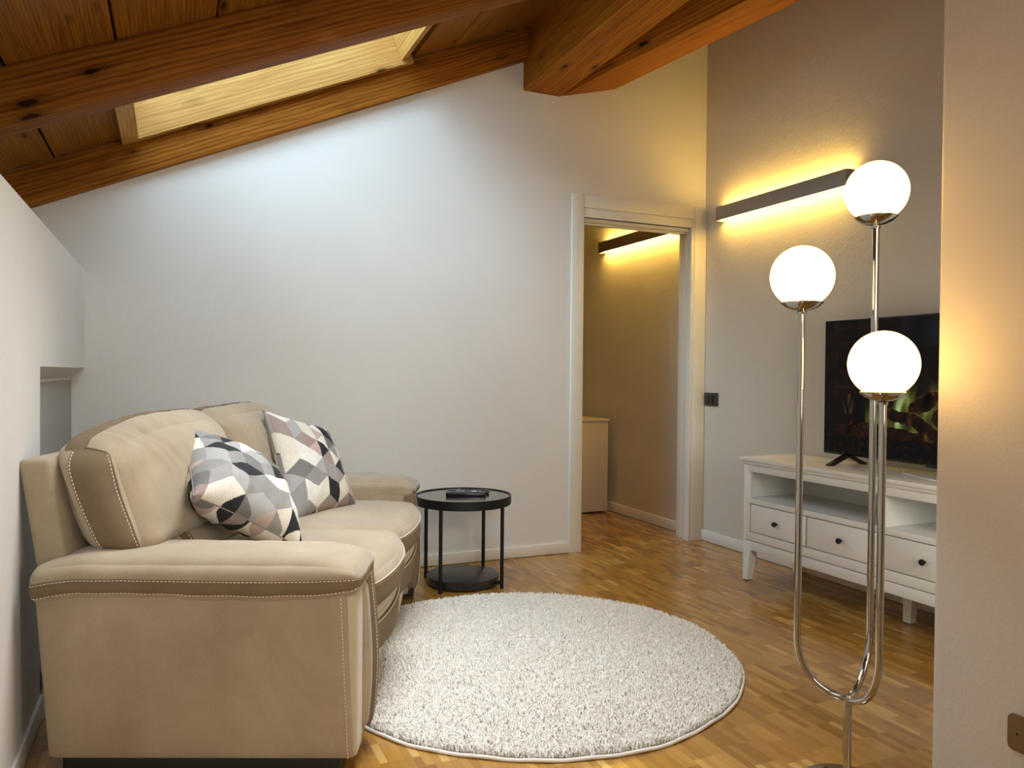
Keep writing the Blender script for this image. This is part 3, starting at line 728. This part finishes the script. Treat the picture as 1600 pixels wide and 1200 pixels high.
def leg(xo, yo, sx, sy, top=.214, wt=.052, wb=.034):
    bm = BM(); r_ = []
    for z, w_ in ((.006, wb), (.165, wt), (top, wt)):
        xs = sorted((xo, xo+sx*w_)); ys = sorted((yo, yo+sy*w_)); r_.append([bm.verts.new((x-2.97, y-(BY0+BY1)/2, z)) for x, y in ((xs[0], ys[0]), (xs[1], ys[0]), (xs[1], ys[1]), (xs[0], ys[1]))])
    bm.faces.new(r_[0][::-1]); bm.faces.new(r_[-1])
    for A, B in zip(r_, r_[1:]):
        for i in range(4): bm.faces.new((A[i], A[(i+1) % 4], B[(i+1) % 4], B[i]))
    L_ = obj('leg', bm, M['white'], be)
    bm = BM(); cx, cy = xo+sx*wb/2-2.97, yo+sy*wb/2-(BY0+BY1)/2; box(bm, cx-.011, cx+.011, cy-.011, cy+.011, .0005, .0065); obj('glide', bm, M['rubber'], L_)
leg(BX0, BY1, 1, -1); leg(BX0, BY0, 1, 1); leg(BX1-.008, BY1, -1, -1); leg(BX1-.008, BY0, -1, 1)
leg(2.945, YM+.022, 1, -1, .222, .05, .036)

# ------------------------------------------------------------------ television
TY0, TY1, TZ0, TZ1, TXF = 1.765, 2.870, .700, 1.356, 2.980
tv = empty('television', (3.0, (TY0+TY1)/2, .652), 0, 'flat black television showing a log fire, standing on the white bench', 'television')
tc = Vector((3.0, (TY0+TY1)/2, .652))
def tb_(name, *a, m='tv', bev=.002, par=None):
    bm = BM()
    for t in a: box(bm, t[0]-tc.x, t[1]-tc.x, t[2]-tc.y, t[3]-tc.y, t[4]-tc.z, t[5]-tc.z, bev)
    return obj(name, bm, M[m], par or tv, 30)
tb_('bezel', (TXF+.001, TXF+.020, TY0, TY1, TZ0, TZ1)); tb_('rear_housing', (TXF+.02, TXF+.055, TY0+.12, TY1-.12, TZ0+.01, TZ1-.30), bev=.008)
tb_('sensor', (TXF-.003, TXF+.004, 2.235, 2.30, TZ0-.008, TZ0+.004), bev=.001)
for yy in (2.735, 1.90):
    bm = BM()
    for sx in (-1, 1):
        xa = TXF+.012; pts = [(xa-.014 if sx < 0 else xa-.006, .706), (xa+.010, .706), (xa+sx*.105+.006, .6595), (xa+sx*.118+.006*sx, .653), (xa+sx*.095, .653)]
        if sx > 0: pts = [(xa-.004, .706), (xa+.014, .706), (xa+.125, .658), (xa+.125, .653), (xa+.092, .653), (xa-.004, .692)]
        else: pts = [(xa+.004, .706), (xa-.014, .706), (xa-.125, .658), (xa-.125, .653), (xa-.092, .653), (xa+.004, .692)]
        prism(bm, pts, lambda a, b, d: (a-tc.x, d-tc.y, b-tc.z), yy-.011, yy+.011)
    obj('stand_foot', bm, M['tv'], tv)
# picture: log fire, painted per cell of the screen
NY, NZ = 240, 142
ys = np.linspace(TY1-.006, TY0+.006, NY+1); zs = np.linspace(TZ1-.006, TZ0+.010, NZ+1)
V = [(TXF-tc.x, y-tc.y, z-tc.z) for z in zs for y in ys]
Fc = [(j*(NY+1)+i, (j+1)*(NY+1)+i, (j+1)*(NY+1)+i+1, j*(NY+1)+i+1) for j in range(NZ) for i in range(NY)]
def nz(x, y, s=0): return mnoise.noise(Vector((x, y, s)))
LOGS = [(.505, .60, .075, .055, -.5), (.39, .70, .085, .042, .15), (.50, .76, .075, .05, .6), (.60, .70, .06, .07, .2), (.33, .82, .20, .05, .12), (.66, .80, .14, .05, -.1), (.16, .83, .10, .035, .15)]
cols = []
for j in range(NZ):
    for i in range(NY):
        u, v = (i+.5)/NY, (j+.5)/NZ
        n1 = nz(u*9, v*5); n2 = nz(u*26, v*11, 3); n3 = nz(u*60, v*40, 5)
        c = np.array([.0035, .0030, .0028])+np.array([.004, .0015, .0006])*max(0, n1+.4)
        if v < .22 and u > .40: c += np.array([.002, .004, .007])*(.6+n1)
        br = (abs((v*9) % 1-.5) < .05 or abs((u*8+.5*int(v*9)) % 1-.5) < .03)
        if .05 < u < .3 and v < .6 and br: c += np.array([.008, .002, .0005])
        # flames: tongues rising above the logs right of the middle
        fx = (u-.50)/.26; tongue = .52+.16*nz(u*11, 0, 9)+.07*nz(u*30, 0, 11)+.16*fx*fx
        if abs(fx) < 1.1 and v > tongue-.10 and v < .80:
            f = min(1, (v-tongue+.10)/.16)*max(0, .55+1.3*nz(u*16+1.5*v, v*5, 2))*(1-min(1, abs(fx)/1.1)**4)
            mixg = .5+.5*nz(u*7, v*3, 14)
            f *= .35+1.1*max(0, nz(u*38+v*3, v*6, 31)+.35)
            c += f*(np.array([.17, .14, .015])*(1-mixg)+np.array([.07, .12, .02])*mixg)
            if f > .55: c += np.array([.16, .26, .17])*(f-.55)
        hit = False
        for (lx, ly, a, b, th_) in LOGS:
            dx, dy = (u-lx)*1.68, v-ly; X = dx*math.cos(th_)+dy*math.sin(th_); Y = -dx*math.sin(th_)+dy*math.cos(th_)
            d = abs(X/(a*1.68))**3+abs(Y/b)**3*(1+.6*n2)
            if d < 1: hit = True; c = np.array([.008, .0034, .0022])*(1+1.6*n2)+np.array([.07, .014, .004])*max(0, n3*1.2-.05)*(d > .35)
            elif d < 1.35 and .3 < u < .74: c += np.array([.09, .05, .008])*max(0, n2+.2)
        if v > .86: c = np.array([.003, .0028, .0026])+np.array([.05, .012, .004])*max(0, n3-.25)*(u < .6)
        if .20 < u < .30 and .78 < v < .92: c += np.array([.12, .02, .008])*max(0, n2-.05)
        if .10 < u < .16 and .55 < v < .70: c += np.array([.08, .045, .01])*max(0, nz(u*70, v*14, 20))
        cols.append((*np.clip(c, 0, 1), 1))
o = pyobj('screen', V, Fc, M['screen'], tv)
a = o.data.attributes.new('picture', 'FLOAT_COLOR', 'FACE'); a.data.foreach_set('color', np.array(cols, np.float32).ravel()); o['label'] = 'screen with burning logs'
bm = BM(); pts = [Vector((3.08, 2.50, .657)), Vector((3.02, 2.44, .656)), Vector((2.96, 2.40, .656)), Vector((2.945, 2.35, .656)), Vector((2.90, 2.27, .656)), Vector((2.875, 2.18, .656)), Vector((2.88, 2.10, .656)), Vector((2.95, 2.04, .656)), Vector((3.06, 2.02, .657))]
def smoothpath(p, n=8):
    out = []
    for i in range(len(p)-1):
        a, b, c, d = p[max(i-1, 0)], p[i], p[i+1], p[min(i+2, len(p)-1)]
        for k_ in range(n):
            t = k_/n; out.append(.5*((2*b)+(c-a)*t+(2*a-5*b+4*c-d)*t*t+(3*b-a-3*c+d)*t**3))
    return out+[p[-1]]
tube(bm, smoothpath(pts), .0035, 8)
tag(obj('cable', bm, M['white'], None, 60), 'thin white cable lying on the bench under the television', 'cable')

# ------------------------------------------------------------------ wall lights
def sconce(y0, y1, label, m):
    c = Vector((XB, (y0+y1)/2, 2.095)); t = empty('wall_light', c, 0, label, 'wall light', 'linear wall lights on the right wall')
    L = (y1-y0)/2
    bm = BM(); box(bm, -.068, -.064, -L, L, -.043, .043, .0008); obj('front_plate', bm, M[m], t, 30)
    bm = BM(); box(bm, -.064, -.0005, -L, L, -.028, .028, .001); obj('body', bm, M[m], t, 30)
    for s in (-1, 1):
        bm = BM(); box(bm, -.064, -.0005, s*L-.0015, s*L+.0015, -.043, .043, 0); obj('end_cap', bm, M[m], t)
        bm = BM(); box(bm, -.055, -.016, -L+.01, L-.01, s*.031-.0028, s*.031+.0028, 0); obj('led_strip', bm, M['led'], t)['label'] = 'glowing warm strip'
sconce(2.885, 3.905, 'long grey wall light glowing up and down beside the door corner', 'sconce')
sconce(4.275, 5.360, 'long brown wall light glowing in the room beyond the doorway', 'sconce_dark')

# ------------------------------------------------------------------ switches
sw = empty('wall_switch', (XB, 4.002, .927), 0, 'black square switch plate on the right wall near the door', 'switch')
bm = BM(); box(bm, -.010, -.0005, -.062, .070, -.043, .043, .003); obj('plate', bm, M['plug2'], sw, 30)
for k_ in range(2):
    bm = BM(); box(bm, -.013, -.009, -.028+.042*k_, .012+.042*k_, -.032, .032, .002); obj('rocker', bm, M['plug'], sw, 30)
bm = BM(); box(bm, -.012, -.009, -.056, -.034, -.032, .032, .002); obj('rocker', bm, M['plug2'], sw, 30)
so = empty('wall_socket', (XN, 1.085, .280), 0, 'bronze socket plate with rounded corners low on the near wall', 'socket')
def rrect(w_, h_, r, n=6):
    out = []
    for cx, cy, a0 in ((w_/2-r, h_/2-r, 0), (-w_/2+r, h_/2-r, 90), (-w_/2+r, -h_/2+r, 180), (w_/2-r, -h_/2+r, 270)):
        out += [(cx+r*math.cos(math.radians(a0+90*k_/n)), cy+r*math.sin(math.radians(a0+90*k_/n))) for k_ in range(n+1)]
    return out
bm = BM(); prism(bm, rrect(.085, .082, .012), lambda a, b, d: (d, a, b), -.008, -.0005, .001); obj('plate', bm, M['bronze'], so)
bm = BM(); prism(bm, rrect(.066, .064, .014), lambda a, b, d: (d, a, b), -.010, -.0075, .0008); obj('insert', bm, M['bronze'], so)
for k_ in (-.019, 0, .019):
    bm = BM(); lathe(bm, [(0, 0), (.0025, 0), (.0025, .001), (0, .001)], n=12); h = obj('pin_hole', bm, M['plug'], so); h.rotation_euler = (0, -math.pi/2, 0); h.location = (-.0101, k_, 0)

# ------------------------------------------------------------------ room beyond the doorway
cb = empty('cabinet', (2.55, 5.5, 0), 0, 'plain white cabinet standing in the room beyond the doorway', 'cabinet')
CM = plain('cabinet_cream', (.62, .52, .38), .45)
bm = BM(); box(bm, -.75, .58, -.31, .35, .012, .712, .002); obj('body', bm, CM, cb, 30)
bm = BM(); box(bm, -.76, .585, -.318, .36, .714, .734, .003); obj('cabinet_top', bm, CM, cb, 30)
bm = BM(); box(bm, -.70, .55, -.28, .32, .0005, .012); obj('plinth', bm, M['dark_gap'], cb)
bm = BM(); lathe(bm, [(0, 0), (.0035, 0), (.0035, .002), (0, .002)], n=12); o = obj('screw_cap', bm, M['rubber'], cb); o.rotation_euler = (math.pi/2, 0, 0); o.location = (.50, -.3105, .085)
bm = BM(); lathe(bm, [(0, 0), (.05, 0), (.105, .02), (.13, .05), (.126, .05), (.10, .025), (0, .008)], n=36)
ob = obj('bowl', bm, plain('olive_bowl', (.16, .12, .05), .5), None, 50); ob.location = (2.86, 5.45, .7345); tag(ob, 'dark olive shallow bowl on top of the cabinet past the doorway', 'bowl')
